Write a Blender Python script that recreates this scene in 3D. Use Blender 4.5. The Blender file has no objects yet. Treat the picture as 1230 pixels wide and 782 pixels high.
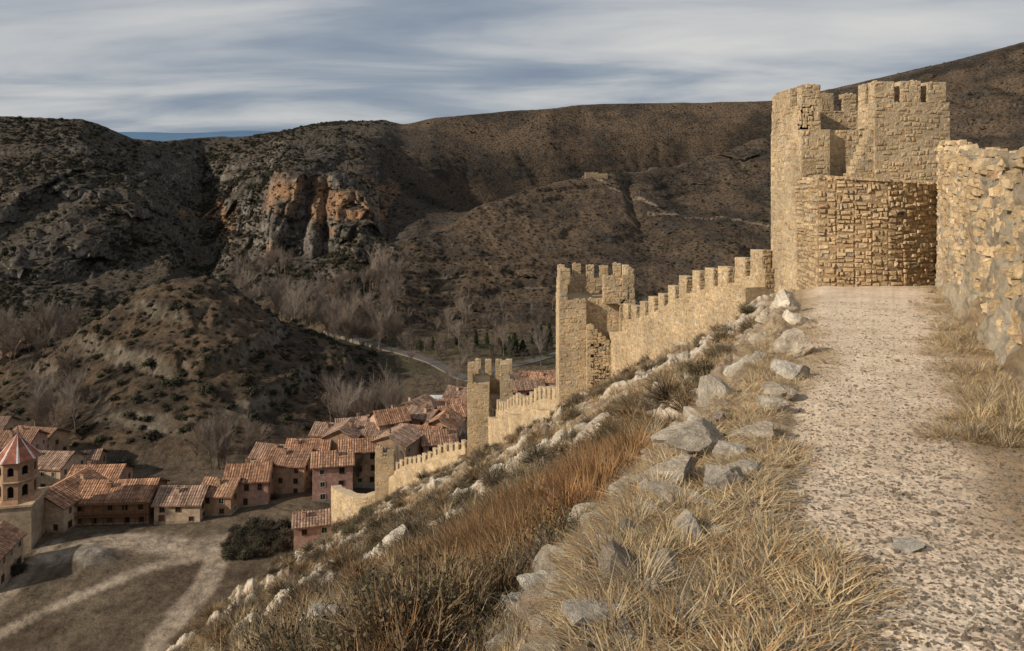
import bpy, math, random, numpy as np
from mathutils import Vector, Matrix
rng=np.random.default_rng(7); random.seed(7)
F=900.; CU=615.; HV=210.
scene=bpy.context.scene
# ------------------------------------------------------------ noise
def _h(ix,iy,iz,seed):
    n=((ix*73856093)^(iy*19349663)^(iz*83492791)^(seed*2654435761))&0xffffffff
    n=((n^(n>>13))*1274126177)&0xffffffff
    n=((n^(n>>15))*1103515245)&0xffffffff
    n=n^(n>>16)
    return n/4294967295.0
def vn(x,y,z=0.,seed=0):
    x,y,z=np.broadcast_arrays(np.asarray(x,float),np.asarray(y,float),np.asarray(z,float))
    ix=np.floor(x).astype(np.int64);iy=np.floor(y).astype(np.int64);iz=np.floor(z).astype(np.int64)
    fx=x-ix;fy=y-iy;fz=z-iz
    fx=fx*fx*(3-2*fx);fy=fy*fy*(3-2*fy);fz=fz*fz*(3-2*fz)
    r=0
    for a in (0,1):
        wa=fx if a else 1-fx
        for b in (0,1):
            wb=fy if b else 1-fy
            for c in (0,1):
                wc=fz if c else 1-fz
                r=r+wa*wb*wc*_h(ix+a,iy+b,iz+c,seed)
    return r*2-1
def fbm(x,y,z=0.,o=4,seed=0):
    r=0;a=.55
    for i in range(o):
        r=r+a*vn(x,y,z,seed+i*17);a*=.5
        x=x*2.03+11.3;y=y*2.03+5.7;z=z*2.03+3.1
    return r
def ss(a,b,x):
    t=np.clip((x-a)/(b-a),0,1);return t*t*(3-2*t)
# ------------------------------------------------------------ terrain
def zz(d,z): return HV-z/d*F
def near_z(x,y):
    s=(x-.35)*.376+(y-3)*.927; n=(x-.35)*.927-(y-3)*.376
    n=n+.3*fbm(s*.35,n*.2,0,3,5)
    m=np.maximum(-n,0)
    z=-1.9-.09*s-.60*m-.34*ss(0,.7,m)-.0012*m*m*(m<12)-(m>=12)*(.0012*144+.0*m)+.05*np.maximum(n,0)
    w=ss(.0,1.5,m); far=ss(15,60,y)
    z=z+(1-w)*(.035*fbm(x*.8,y*.8,0,4,1)+.012*fbm(x*6,y*6,0,3,2))
    z=z+w*((.28+.5*far)*fbm(x*.3,y*.3,0,5,3)+.10*fbm(x*1.6,y*1.6,0,3,4))
    rk=ss(.14,.30,fbm(x*.42+7,y*.42+3,0,4,9))*ss(.3,1.2,m)
    z=z+rk*(.18+.30*np.abs(fbm(x*1.5,y*1.5,0,4,12)))
    return z,s,n,m,rk
K=[
 [(-2700,18,2000),(-300,22,1080),(0,26,930),(100,29,860),(200,34,788),(280,48,720),(380,80,657),(430,110,622),(460,126,602),(520,115,572),(560,106,552),(595,100,540),(640,78,512),(690,60,486),(752,57,446),(820,44,416),(880,38,385),(935,34,352),(990,33,340),(1130,34,338),(1230,36,335),(3950,36,330)],
 [(u,d,zz(d,z)) for u,d,z in [(-2700,80,-70),(0,104,-75),(200,100,-72),(280,110,-71),(380,140,-72),(460,160,-73),(520,155,-71),(560,150,-67),(600,140,-60),(690,105,-46),(820,85,-34),(940,75,-28),(1230,75,-24),(3950,75,-20)]],
 [(u,d,zz(d,z)) for u,d,z in [(-2700,140,-70),(0,150,-71),(200,150,-71),(380,165,-70),(460,190,-72),(560,210,-74),(690,230,-76),(820,230,-76),(1230,220,-70),(3950,200,-60)]],
 [(u,d,zz(d,z)) for u,d,z in [(-2700,190,-75),(0,215,-76),(100,195,-76.5),(240,190,-76),(330,200,-77),(400,220,-79),(460,245,-80),(560,270,-80),(690,290,-80),(1230,290,-78),(3950,290,-70)]],
 [(-2700,280,420),(-300,270,470),(0,262,475),(60,265,440),(100,270,405),(150,275,367),(200,280,337),(240,285,328),(280,285,345),(330,285,383),(400,282,425),(455,285,463),(500,290,458),(560,300,450),(690,320,435),(820,330,428),(3950,340,420)],
 [(-2700,360,400),(0,360,418),(100,370,400),(200,400,zz(400,-84)),(240,420,zz(420,-84)),(330,400,390),(400,370,405),(455,345,419),(560,345,416),(690,370,402),(820,380,400),(3950,380,390)],
 [(-2700,430,330),(0,430,325),(100,440,330),(170,455,325),(200,480,305),(235,560,300),(265,500,320),(330,480,303),(400,455,300),(460,400,345),(560,395,370),(690,420,355),(820,430,345),(940,440,340),(3950,440,300)],
 [(-2700,500,200),(0,490,225),(100,500,228),(170,520,235),(200,560,250),(238,660,258),(270,590,250),(318,510,222),(330,500,206),(400,492,212),(440,480,235),(460,440,302),(500,450,280),(560,480,254),(630,540,228),(700,600,212),(820,690,193),(940,800,156),(1100,850,100),(1230,850,60),(3950,800,0)],
 [(-2700,560,180),(0,560,190),(100,570,195),(170,600,212),(200,660,225),(240,740,228),(318,660,200),(340,620,178),(400,620,178),(440,600,195),(480,640,225),(560,720,258),(630,780,240),(700,820,222),(820,880,200),(940,920,157),(1100,900,90),(1230,880,53),(3950,850,0)],
 [(-2700,650,120),(-300,650,150),(0,650,139),(60,650,139),(100,660,141),(130,680,152),(160,720,167),(200,760,168),(240,800,164),(300,850,162),(340,880,158),(375,900,148),(400,900,145),(460,900,142),(485,900,148),(520,900,140),(600,950,131),(660,950,128),(700,1000,123),(760,1000,122),(850,1000,122),(930,1000,119),(1010,1000,103),(1132,950,76),(1230,900,50),(1400,900,15),(3950,900,-40)],
 [(-2700,900,200),(0,900,185),(240,1100,195),(700,1300,150),(1000,1300,140),(1230,1200,95),(3950,1200,60)],
 [(-2700,3500,207),(3950,3500,207)],
]
Ucols=np.concatenate([np.linspace(-2700,-70,110)[:-1],np.linspace(-70,1300,930),np.linspace(1300,3950,110)[1:]])
NC=len(Ucols)
segs=[26,46,36,90,24,85,110,45,80,10,8]
NN=340
def colinterp(tab,logd=True):
    u=[t[0] for t in tab]; d=np.exp(np.interp(Ucols,u,np.log([t[1] for t in tab]))); v=np.interp(Ucols,u,[t[2] for t in tab])
    ker=np.ones(7)/7
    d=np.convolve(np.pad(d,3,'edge'),ker,'valid');v=np.convolve(np.pad(v,3,'edge'),ker,'valid')
    return d,-(v-HV)/F*d
KD=[];KZ=[]
for t in K:
    d,z=colinterp(t);KD.append(d);KZ.append(z)
A=(Ucols-CU)/F
tt=np.linspace(0,1,NN)[:,None]
Dn=np.exp(np.log(.7)+tt*(np.log(KD[0])[None,:]-np.log(.7)))
Xn=A[None,:]*Dn
Zn,S_,N_,M_,RK=near_z(Xn,Dn)
corr=(KZ[0]-Zn[-1])[None,:]
Zn=Zn+corr*(Dn/KD[0][None,:])**1.5
Tn=np.tile(tt*3,(1,NC))
Ds=[Dn];Zs=[Zn];Ts=[Tn]
for k,ns in enumerate(segs):
    t=(np.arange(1,ns+1)/ns)[:,None]
    Ds.append(KD[k][None]*(1-t)+KD[k+1][None]*t)
    Zs.append(KZ[k][None]*(1-t)+KZ[k+1][None]*t)
    Ts.append(np.tile(3+k+t,(1,NC)))
D=np.concatenate(Ds);Z=np.concatenate(Zs);T=np.concatenate(Ts)
R=D.shape[0]
UU=np.tile(Ucols[None],(R,1))
kw=9;ker=np.hanning(kw+2)[1:-1];ker/=ker.sum()
def smr(Q):
    P=np.pad(Q,((kw//2,kw//2),(0,0)),'edge');out=np.zeros_like(Q)
    for i in range(kw): out+=ker[i]*P[i:i+R]
    w=ss(3.0,3.3,T)*(T<12.5);return Q*(1-w)+out*w
D=smr(D);Z=smr(Z)
X=A[None]*D
hill=ss(6.0,6.5,T)
valley=ss(7.6,7.9,T)*(1-ss(8.15,8.5,T))
flatr=((UU>450)&(T<8.3)).astype(float)*ss(440,480,UU)
amp=hill*(1-.92*valley)*(1-.95*flatr)
sky_t=1-.65*ss(11.4,11.9,T)
m1=fbm(X/90,D/90,Z/90,3,21)
m2=fbm(X/28,D/28,Z/45,5,22)
m3=1-2*np.abs(fbm(X/14,D/14,Z/25,4,23))
cl=ss(8.6,9.,T)*(1-ss(10.6,11.6,T))
mound=ss(6,6.4,T)*(1-ss(7.2,7.8,T))*(UU<470)
left=1-ss(430,500,UU)
sh=cl*left*(22*m2+8*m3)+cl*(1-left)*(18*m2+16*m1)+mound*(6*m2+2.5*m3)
gul=np.maximum(0,1-np.abs(fbm(X/38+3,Z/140,0,3,31))*5)
sh=sh+cl*left*gul*20
gul2=np.maximum(0,1-np.abs(fbm(X/60+8,D/190,0,3,33))*4)*(1-left)*ss(8.3,8.8,T)*(1-ss(11.2,11.8,T))
sh=sh*amp
D=D+sh; X=X+A[None]*sh*.6
Z=Z+amp*sky_t*((2.5+3.5*left)*m2+4*m1*(1-left)-6*gul2+(1.4+1.8*left)*fbm(X/6,D/6,Z/9,3,24)+1.6*left*m3)
per=np.where(UU<455,11,7.5)
ph=(Z+(3.5+5*(UU>455))*fbm(X/50,D/50,0,4,25))/per
fr=ph-np.floor(ph)
st=np.where(fr<.75,fr*.45/.75,.45+(fr-.75)*.55/.25)-fr
terr=ss(-.15,.3,fbm(X/40,D/60,Z/30,4,26)+.02)
Z=Z+amp*sky_t*st*np.where(UU<455,11.,4.5)*(.25+.75*terr)*(1-ss(11.3,11.9,T)*.8)
def grad_n():
    P=np.stack([X,D,Z],-1)
    a=np.gradient(P,axis=1);b=np.gradient(P,axis=0)
    n=np.cross(a,b);n/=np.linalg.norm(n,axis=-1,keepdims=True)+1e-9
    return n
NRM=grad_n(); nz=np.abs(NRM[...,2])
VV=HV-Z/D*F
def hit(u,v,tmin=0):
    c=int(np.argmin(np.abs(Ucols-u)));col=VV[:,c]
    r=np.where((col<=v)&(T[:,c]>=tmin))[0]
    r=r[0] if len(r) else R-1
    return Vector((X[r,c],D[r,c],Z[r,c]))
def gz(x,y):
    u=CU+F*x/max(y,.01);c=int(np.argmin(np.abs(Ucols-u)))
    return float(np.interp(y,np.maximum.accumulate(D[:,c]),Z[:,c]))
def mixc(a,b,f):
    a=np.asarray(a,float);b=np.asarray(b,float)
    return a*(1-f[...,None])+b*f[...,None]
nfar=fbm(X/40,D/40,Z/40,5,41);nf2=fbm(X/9,D/9,Z/9,4,42);nf3=fbm(X/3,D/3,Z/3,3,43)
base=mixc((.118,.083,.055),(.046,.036,.027),ss(-.35,.4,nfar+.5*nf2))  # hill scrub tones darkened, cloud shadow put into the colour
base=mixc(base,np.array((.062,.056,.045))+0*base,left*.6)
rock=mixc((.22,.195,.165),(.085,.074,.064),ss(-.4,.4,nf2))
steep=ss(.28,.60,1-nz+.22*nf2)
rm=steep*np.where(UU<455,1.,.5)
rm=np.clip(rm+left*ss(.05,.3,nf2+.3*nfar)*.75*ss(8.3,8.7,T)+(1-left)*ss(.22,.42,nf2+.4*nfar)*.45*ss(8.3,8.7,T),0,1)
far_c=mixc(base,rock,rm)
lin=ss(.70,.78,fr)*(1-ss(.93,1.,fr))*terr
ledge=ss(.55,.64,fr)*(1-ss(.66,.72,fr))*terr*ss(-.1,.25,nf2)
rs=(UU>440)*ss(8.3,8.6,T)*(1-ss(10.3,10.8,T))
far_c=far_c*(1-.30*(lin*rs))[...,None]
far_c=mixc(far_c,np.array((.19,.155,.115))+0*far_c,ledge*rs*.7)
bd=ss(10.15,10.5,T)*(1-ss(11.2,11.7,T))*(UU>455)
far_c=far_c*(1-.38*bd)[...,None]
om=ss(305,330,UU)*(1-ss(450,475,UU))*ss(8.9,9.1,T)*(1-ss(9.75,10.1,T))
om=om+ss(200,220,UU)*(1-ss(268,285,UU))*ss(9.2,9.5,T)*(1-ss(10.3,10.7,T))+ss(400,440,UU)*(1-ss(510,530,UU))*ss(10.0,10.3,T)*(1-ss(10.9,11.1,T))*.8
om=np.clip(om,0,1)*ss(-.1,.2,fbm(X/25,D/60,Z/18,4,44)+.07)*ss(.12,.38,1-nz)
far_c=mixc(far_c,mixc((.37,.20,.10),(.27,.155,.09),ss(-.3,.3,nf2)),om*.8)
mc=mixc((.118,.081,.05),(.060,.045,.032),ss(-.3,.4,nf2))
mc=mixc(mc,np.array((.19,.155,.12))+0*mc,ss(.35,.65,1-nz+.2*nf3))
mc=mixc(mc,np.array((.21,.175,.13))+0*mc,ss(.70,.78,fr)*(1-ss(.93,1.,fr))*terr*ss(-.2,.2,nf2)*.8)
mmask=ss(6.0,6.1,T)*(1-ss(7.4,7.7,T))*(UU<480)
far_c=mixc(far_c,mc,mmask)
vf=mixc((.075,.06,.038),(.13,.097,.064),ss(-.3,.3,fbm(X/30,D/12,0,3,45)))
vf=mixc(vf,np.array((.075,.075,.036))+0*vf,ss(.15,.3,fbm(X/22+5,D/14,0,2,48))*.5)
vm=np.clip(valley+flatr*ss(6,6.2,T),0,1)*(1-mmask*(UU<455))
far_c=mixc(far_c,vf,vm)
tg=mixc((.115,.083,.056),(.17,.13,.09),ss(-.3,.4,fbm(X/10,D/10,0,4,46)))
tm=ss(3.2,3.6,T)*(1-ss(5.9,6.2,T))
far_c=mixc(far_c,tg,tm)
def polymask(pix,width,tmin,tmax,soft=1.):
    pts=[hit(u,v,tmin) for u,v in pix]
    sel=(T>tmin)&(T<tmax)&(UU>-200)&(UU<1000)
    x=X[sel];y=D[sel];best=np.full(x.shape,1e9)
    for a,b in zip(pts[:-1],pts[1:]):
        dx,dy=b.x-a.x,b.y-a.y;L=dx*dx+dy*dy+1e-6
        t=np.clip(((x-a.x)*dx+(y-a.y)*dy)/L,0,1)
        best=np.minimum(best,np.hypot(x-a.x-t*dx,y-a.y-t*dy))
    best+=.5*fbm(x/3,y/3,0,3,47)
    m=np.zeros_like(X);m[sel]=1-ss(width*.5-soft*.5,width*.5+soft*.5,best);return m
dirt=np.maximum.reduce([polymask([(175,800),(212,745),(245,705),(262,672),(262,655)],4.6,3.5,6,1.5),
 polymask([(275,650),(225,662),(170,652),(120,655),(75,668)],6.5,3.5,6,2),
 polymask([(245,672),(190,682),(125,704),(60,735),(0,764),(-60,790)],2.8,3.5,6,1),
 polymask([(-20,745),(15,705),(45,675),(62,655)],3.5,3.5,6,1)])
far_c=mixc(far_c,mixc((.45,.365,.28),(.35,.275,.205),ss(-.3,.3,nf3)),dirt)
heap=np.exp(-(((UU-112)/28)**2+((VV-672)/16)**2)*1.2)*tm
far_c=mixc(far_c,mixc((.38,.33,.28),(.2,.17,.14),ss(-.2,.2,nf3)),ss(.3,.6,heap))
Z=Z+heap*(1.6+.5*nf3)
trk=polymask([(700,213),(735,226),(765,240),(800,257)],3.,8.6,11,1.5)
trk=np.maximum(trk,polymask([(780,258),(800,257),(835,262),(890,265),(935,274)],2.5,8.6,11,1.5)*.7)
far_c=mixc(far_c,np.array((.30,.23,.165))+0*far_c,trk)
Sx=(X-.35)*.376+(D-3)*.927
Mf=np.zeros_like(X);Rf=np.zeros_like(X);Nn=np.zeros_like(X);Mf[:NN]=M_;Rf[:NN]=RK;Nn[:NN]=N_
nw=np.maximum(2.6,3.1+.101*(Sx-7.6))
g1=fbm(X*1.2,D*1.2,0,4,51);g2=fbm(X*7,D*7,0,3,52);g3=fbm(X*.4,D*.4,0,3,53)
soil=mixc((.30,.22,.14),(.19,.135,.09),ss(-.3,.3,g1+g3*.5))
verge=mixc((.44,.33,.21),(.32,.23,.145),ss(-.3,.3,g1+g2*.5))
grav=mixc((.68,.55,.415),(.57,.445,.325),ss(-.3,.35,g1*.8+g2*.5))
rc=mixc((.56,.485,.385),(.36,.295,.22),ss(-.3,.35,g2+g1*.4))
gm=ss(.35,1.1,Nn+.5*g1)*(1-ss(-.75,-.3,Nn-nw+.4*g1))
nc=mixc(soil,verge,ss(-.6,-.1,Nn))
nc=mixc(nc,grav,gm)
nc=mixc(nc,rc,Rf*ss(.25,.5,Rf))
nc=mixc(nc,rc,ss(.12,.28,fbm(X*.9+4,D*.9,0,4,54))*.6*ss(.2,1,Mf))
nearm=1-ss(3.0,3.25,T)
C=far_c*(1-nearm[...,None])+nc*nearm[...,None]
hillm=hill*(1-valley)*(1-flatr)
gmm=gm*nearm
def build_grid(name,X,Y,Z,C,M,mat):
    r,c=X.shape
    me=bpy.data.meshes.new(name)
    me.vertices.add(r*c);co=np.stack([X,Y,Z],-1).reshape(-1).astype(np.float32);me.vertices.foreach_set('co',co)
    i=(np.arange(r-1)[:,None]*c+np.arange(c-1)[None]).reshape(-1)
    q=np.stack([i,i+1,i+c+1,i+c],-1).reshape(-1).astype(np.int32)
    nq=len(i);me.loops.add(nq*4);me.loops.foreach_set('vertex_index',q)
    me.polygons.add(nq);me.polygons.foreach_set('loop_start',np.arange(nq,dtype=np.int32)*4)
    me.polygons.foreach_set('use_smooth',np.ones(nq,dtype=bool))
    me.update(calc_edges=True)
    a=me.color_attributes.new('Col','FLOAT_COLOR','POINT')
    a.data.foreach_set('color',np.concatenate([C,np.ones(C.shape[:-1]+(1,))],-1).reshape(-1).astype(np.float32))
    a=me.color_attributes.new('Msk','FLOAT_COLOR','POINT')
    a.data.foreach_set('color',M.reshape(-1).astype(np.float32))
    ob=bpy.data.objects.new(name,me);scene.collection.objects.link(ob);me.materials.append(mat)
    return ob
# ------------------------------------------------------------ material helpers
class NT:
    def __init__(s,name):
        s.m=bpy.data.materials.new(name);s.m.use_nodes=True;s.t=s.m.node_tree;s.b=s.t.nodes['Principled BSDF']
        s.b.inputs['Roughness'].default_value=.95
        try:s.b.inputs['Specular IOR Level'].default_value=.15
        except:pass
    def n(s,ty,**k):
        x=s.t.nodes.new(ty)
        for a,b in k.items():setattr(x,a,b)
        return x
    def l(s,a,b):s.t.links.new(a,b)
    def noise(s,vec,scale,det=5,rough=.6):
        x=s.n('ShaderNodeTexNoise');x.inputs['Scale'].default_value=scale;x.inputs['Detail'].default_value=det;x.inputs['Roughness'].default_value=rough
        s.l(vec,x.inputs['Vector']);return x.outputs['Fac']
    def rng(s,v,a,b,c,d):
        x=s.n('ShaderNodeMapRange');x.inputs[1].default_value=a;x.inputs[2].default_value=b;x.inputs[3].default_value=c;x.inputs[4].default_value=d
        s.l(v,x.inputs[0]);return x.outputs[0]
    def mth(s,op,a,b):
        x=s.n('ShaderNodeMath',operation=op)
        for i,q in enumerate((a,b)):
            if isinstance(q,(int,float)):x.inputs[i].default_value=q
            else:s.l(q,x.inputs[i])
        return x.outputs[0]
    def mulc(s,col,f):
        x=s.n('ShaderNodeVectorMath',operation='SCALE')
        s.l(col,x.inputs[0]);s.l(f,x.inputs['Scale']);return x.outputs[0]
    def mix(s,f,a,b):
        x=s.n('ShaderNodeMix',data_type='RGBA')
        if isinstance(f,(int,float)):x.inputs[0].default_value=f
        else:s.l(f,x.inputs[0])
        for i,q in ((6,a),(7,b)):
            if isinstance(q,tuple):x.inputs[i].default_value=(*q,1)
            else:s.l(q,x.inputs[i])
        return x.outputs[2]
    def bump(s,h,dist,st=1.,prev=None):
        x=s.n('ShaderNodeBump');x.inputs['Strength'].default_value=st;x.inputs['Distance'].default_value=dist
        s.l(h,x.inputs['Height'])
        if prev:s.l(prev,x.inputs['Normal'])
        return x.outputs[0]
    def fin(s,col,nor=None):
        if isinstance(col,tuple):s.b.inputs['Base Color'].default_value=(*col,1)
        else:s.l(col,s.b.inputs['Base Color'])
        if nor:s.l(nor,s.b.inputs['Normal'])
        return s.m
def mat_terrain():
    s=NT('terrain_ground');g=s.n('ShaderNodeNewGeometry').outputs['Position']
    ca=s.n('ShaderNodeVertexColor',layer_name='Col').outputs['Color']
    mk=s.n('ShaderNodeVertexColor',layer_name='Msk').outputs['Color']
    sep=s.n('ShaderNodeSeparateColor');s.l(mk,sep.inputs[0])
    near,hl,gr=sep.outputs[0],sep.outputs[1],sep.outputs[2]
    nf=s.rng(s.noise(g,14,6,.75),.25,.75,.68,1.3)
    ff=s.rng(s.noise(g,.35,8,.8),.3,.7,.3,1.75)
    vo=s.n('ShaderNodeTexVoronoi');vo.inputs['Scale'].default_value=.33;s.l(g,vo.inputs['Vector'])
    sp=s.rng(vo.outputs['Distance'],.18,.42,.3,1.)
    spm=s.mix(hl,(1,1,1),sp)
    colf=s.mulc(ca,ff)
    x=s.n('ShaderNodeVectorMath',operation='MULTIPLY');s.l(colf,x.inputs[0]);s.l(spm,x.inputs[1])
    v2=s.n('ShaderNodeTexVoronoi');v2.inputs['Scale'].default_value=42;s.l(g,v2.inputs['Vector'])
    sc=s.n('ShaderNodeSeparateColor');s.l(v2.outputs['Color'],sc.inputs[0])
    gf=s.rng(sc.outputs[0],0,1,.80,1.2)
    gf=s.mix(gr,(1,1,1),gf)
    cn=s.mulc(ca,nf)
    y=s.n('ShaderNodeVectorMath',operation='MULTIPLY');s.l(cn,y.inputs[0]);s.l(gf,y.inputs[1])
    col=s.mix(near,x.outputs[0],y.outputs[0])
    hn=s.mth('ADD',s.noise(g,22,6,.75),s.mth('MULTIPLY',v2.outputs['Distance'],-.4))
    b1=s.bump(s.mth('MULTIPLY',hn,near),.020,.8)
    hf=s.mth('ADD',s.noise(g,.4,8,.75),s.mth('MULTIPLY',sp,-.3))
    b2=s.bump(s.mth('MULTIPLY',hf,s.mth('SUBTRACT',1.,near)),2.8,1.,b1)
    return s.fin(col,b2)
Msk=np.stack([nearm,hillm,gmm,np.ones_like(X)],-1)
terrain=build_grid('terrain',X,D,Z,C,Msk,mat_terrain())
VV=HV-Z/D*F

# ------------------------------------------------------------ mesh builder
class MB:
    def __init__(s):s.v=[];s.f=[];s.c=[]
    def quad(s,a,b,c,d,col):
        i=len(s.v);s.v+=[a,b,c,d];s.f.append((i,i+1,i+2,i+3));s.c.append(col)
    def poly(s,pts,col):
        i=len(s.v);s.v+=pts;s.f.append(tuple(range(i,i+len(pts))));s.c.append(col)
    def hexa(s,p,col):
        i=len(s.v);s.v+=p
        for f in ((3,2,1,0),(4,5,6,7),(0,1,5,4),(1,2,6,5),(2,3,7,6),(3,0,4,7)):
            s.f.append(tuple(i+k for k in f));s.c.append(col)
    def box(s,x0,x1,y0,y1,z0,z1,col):
        s.hexa([(x0,y0,z0),(x1,y0,z0),(x1,y1,z0),(x0,y1,z0),(x0,y0,z1),(x1,y0,z1),(x1,y1,z1),(x0,y1,z1)],col)
    def obj(s,name,mat,parent=None,smooth=False):
        me=bpy.data.meshes.new(name);me.from_pydata([tuple(p) for p in s.v],[],s.f)
        a=me.color_attributes.new('Col','FLOAT_COLOR','CORNER')
        n=np.array([len(f) for f in s.f]);c=np.repeat(np.array([(*k[:3],1.) for k in s.c]),n,axis=0)
        a.data.foreach_set('color',c.reshape(-1).astype(np.float32))
        me.materials.append(mat)
        o=bpy.data.objects.new(name,me);scene.collection.objects.link(o)
        if parent:o.parent=parent
        return o
def mat_attr(name,scale,lo=.7,hi=1.3,bscale=None,bdist=.02,rough=.95,big=None,det=6):
    s=NT(name);tc=s.n('ShaderNodeTexCoord').outputs['Object']
    ca=s.n('ShaderNodeVertexColor',layer_name='Col').outputs['Color']
    f=s.rng(s.noise(tc,scale,det,.7),.28,.72,lo,hi)
    c=s.mulc(ca,f)
    if big: c=s.mulc(c,s.rng(s.noise(tc,big,4,.6),.3,.7,.72,1.2))
    s.b.inputs['Roughness'].default_value=rough
    return s.fin(c,s.bump(s.noise(tc,bscale or scale*2,det,.7),bdist,1.) if bdist>0 else None)
M_STONE=mat_attr('rubble_masonry',6,.58,1.38,12,.08,big=.4)
M_WALLP=mat_attr('house_render',1.2,.7,1.25,6,.03,big=.3)
M_ROOF=mat_attr('clay_roof_tiles',1.1,.45,1.5,3,.10,big=.35)
M_WOOD=mat_attr('weathered_timber',4,.7,1.2,8,0,det=2)
M_GLASS=mat_attr('window_pane',1,.9,1.1,2,0,.3,det=1)
M_ROCK=mat_attr('limestone',3.2,.6,1.3,6,.12,big=1.1)
def mat_plain(name):
    s=NT(name);ca=s.n('ShaderNodeVertexColor',layer_name='Col').outputs['Color']
    oi=s.n('ShaderNodeObjectInfo').outputs['Random']
    return s.fin(s.mulc(ca,s.rng(oi,0,1,.72,1.28)))
M_GRASS=mat_plain('dry_grass');M_LEAF=mat_plain('shrub_foliage')
def tan(b=1.):
    k=random.random();c=np.array((.46,.325,.18))*(1-k)+np.array((.52,.405,.26))*k
    r=random.random()
    if r<.06:c=np.array((.38,.24,.13))+.05*random.random()
    elif r<.11:c=np.array((.38,.33,.26))
    return tuple(c*random.uniform(.82,1.1)*b)
MORT=(.45,.35,.23)
def masonry(mb,p0,p1,zb0,zb1,zt0,zt1,rh=.24,rw=.36,dep=.06,b=1.,lo=.2):
    dx,dy=p1[0]-p0[0],p1[1]-p0[1];L=math.hypot(dx,dy)
    if L<.05:return
    dx/=L;dy/=L;nx,ny=dy,-dx
    z=min(zb0,zb1);zm=max(zt0,zt1)
    while z<zm-.03:
        h=rh*random.uniform(.6,1.4);
        if zm-(z+h)<rh*.4:h=zm-z
        l=-random.random()*rw*.3
        ph1=random.random()*6;am=.28*h
        while l<L-.01:
            w=rw*random.uniform(.4,1.6);a=max(l,0);e=min(l+w,L)
            if L-e<rw*.3:e=L
            l=e if e>=L else l+w
            if e-a<.04:continue
            mlt=(a+e)/2/L;zt=zt0+(zt1-zt0)*mlt;zb=zb0+(zb1-zb0)*mlt
            off=am*math.sin(ph1+a*2.3)
            z0=max(z+off+random.uniform(-.12,.12)*h,zb-.3);z1=min(z+h+off+random.uniform(-.18,.12)*h,zt)
            if z1-z0<.05:continue
            sm=min(e-a,z1-z0)
            g=min(.02,.08*sm);js=.18*sm
            j=lambda s=js:random.uniform(-s,s)
            dd=dep*random.uniform(lo,1.2);q=.42*sm
            bk=-.12
            def P(s,zz_,o):return (p0[0]+dx*s+nx*o,p0[1]+dy*s+ny*o,zz_)
            c=[(a+g+abs(j()),z0+g+j()),(e-g-abs(j()),z0+g+j()),(e-g-abs(j()),z1-g+min(0,j())),(a+g+abs(j()),z1-g+min(0,j()))]
            cx=(a+e)/2;cz=(z0+z1)/2
            fr=[(s_+(cx-s_)*q/(e-a+.01)+j(.03*sm),zq+(cz-zq)*q/(z1-z0+.01)+j(.03*sm)) for (s_,zq) in c]
            i=len(mb.v);mb.v+=[P(s_,q_,bk) for s_,q_ in c]+[P(s_,q_,dd*.35) for s_,q_ in c]+[P(s_,q_,dd+random.uniform(-.2,.2)*dep) for s_,q_ in fr]
            col=tan(b)
            mb.f.append((i+8,i+9,i+10,i+11));mb.c.append(col)
            for k in range(4):
                k2=(k+1)%4
                mb.f.append((i+k,i+k2,i+4+k2,i+4+k));mb.c.append(col)
                mb.f.append((i+4+k,i+4+k2,i+8+k2,i+8+k));mb.c.append(col)
        z+=h
def swall(mb,p0,p1,th,zb0,zb1,zt0,zt1,sc=1.,b=1.,dep=.06,sides='rlab',lo=.2,mort=None):
    dx,dy=p1[0]-p0[0],p1[1]-p0[1];L=math.hypot(dx,dy);lx,ly=-dy/L*th,dx/L*th
    q0=(p0[0]+lx,p0[1]+ly);q1=(p1[0]+lx,p1[1]+ly)
    m=mort or tuple(np.array(MORT)*b)
    mb.hexa([(*p0,zb0),(*p1,zb1),(*q1,zb1),(*q0,zb0),(*p0,zt0),(*p1,zt1),(*q1,zt1),(*q0,zt0)],m)
    k=dict(rh=.22*sc,rw=.34*sc,dep=dep,b=b,lo=lo)
    if 'r' in sides:masonry(mb,p0,p1,zb0,zb1,zt0,zt1,**k)
    if 'a' in sides:masonry(mb,p1,q1,zb1,zb1,zt1,zt1,**k)
    if 'l' in sides:masonry(mb,q1,q0,zb1,zb0,zt1,zt0,**k)
    if 'b' in sides:masonry(mb,q0,p0,zb0,zb0,zt0,zt0,**k)
def abox(mb,x0,x1,y0,y1,zb,zt,sc=.8,b=1.,dep=.035):
    swall(mb,(x0,y0),(x1,y0),y1-y0,zb,zb,zt,zt,sc,b,dep,lo=-.3)
    for k in range(int((x1-x0)*2)+1):
        r_=random.uniform(.05,.13)*sc;x=random.uniform(x0+r_,x1-r_) if x1-x0>2*r_ else (x0+x1)/2;y=y0+random.uniform(r_,min(.5,y1-y0));c=tan(b)
        mb.hexa([(x-r_,y-r_,zt-.02),(x+r_,y-r_,zt-.02),(x+r_,y+r_,zt-.02),(x-r_,y+r_,zt-.02),(x-r_*.7,y-r_*.6,zt+r_*.7),(x+r_*.6,y-r_*.7,zt+r_),(x+r_*.7,y+r_*.7,zt+r_*.8),(x-r_*.7,y+r_*.7,zt+r_*.6)],c)
def merl_x(mb,x0,x1,y0,y1,z0,z1,n,fill=.58,sc=.8,b=1.):
    p=(x1-x0)/(n-1+fill)
    for i in range(n):
        a=x0+i*p;h=random.uniform(-.16,.05);abox(mb,a,a+p*fill*random.uniform(.93,1.03),y0,y1,z0,z1+h,sc,b)
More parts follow.
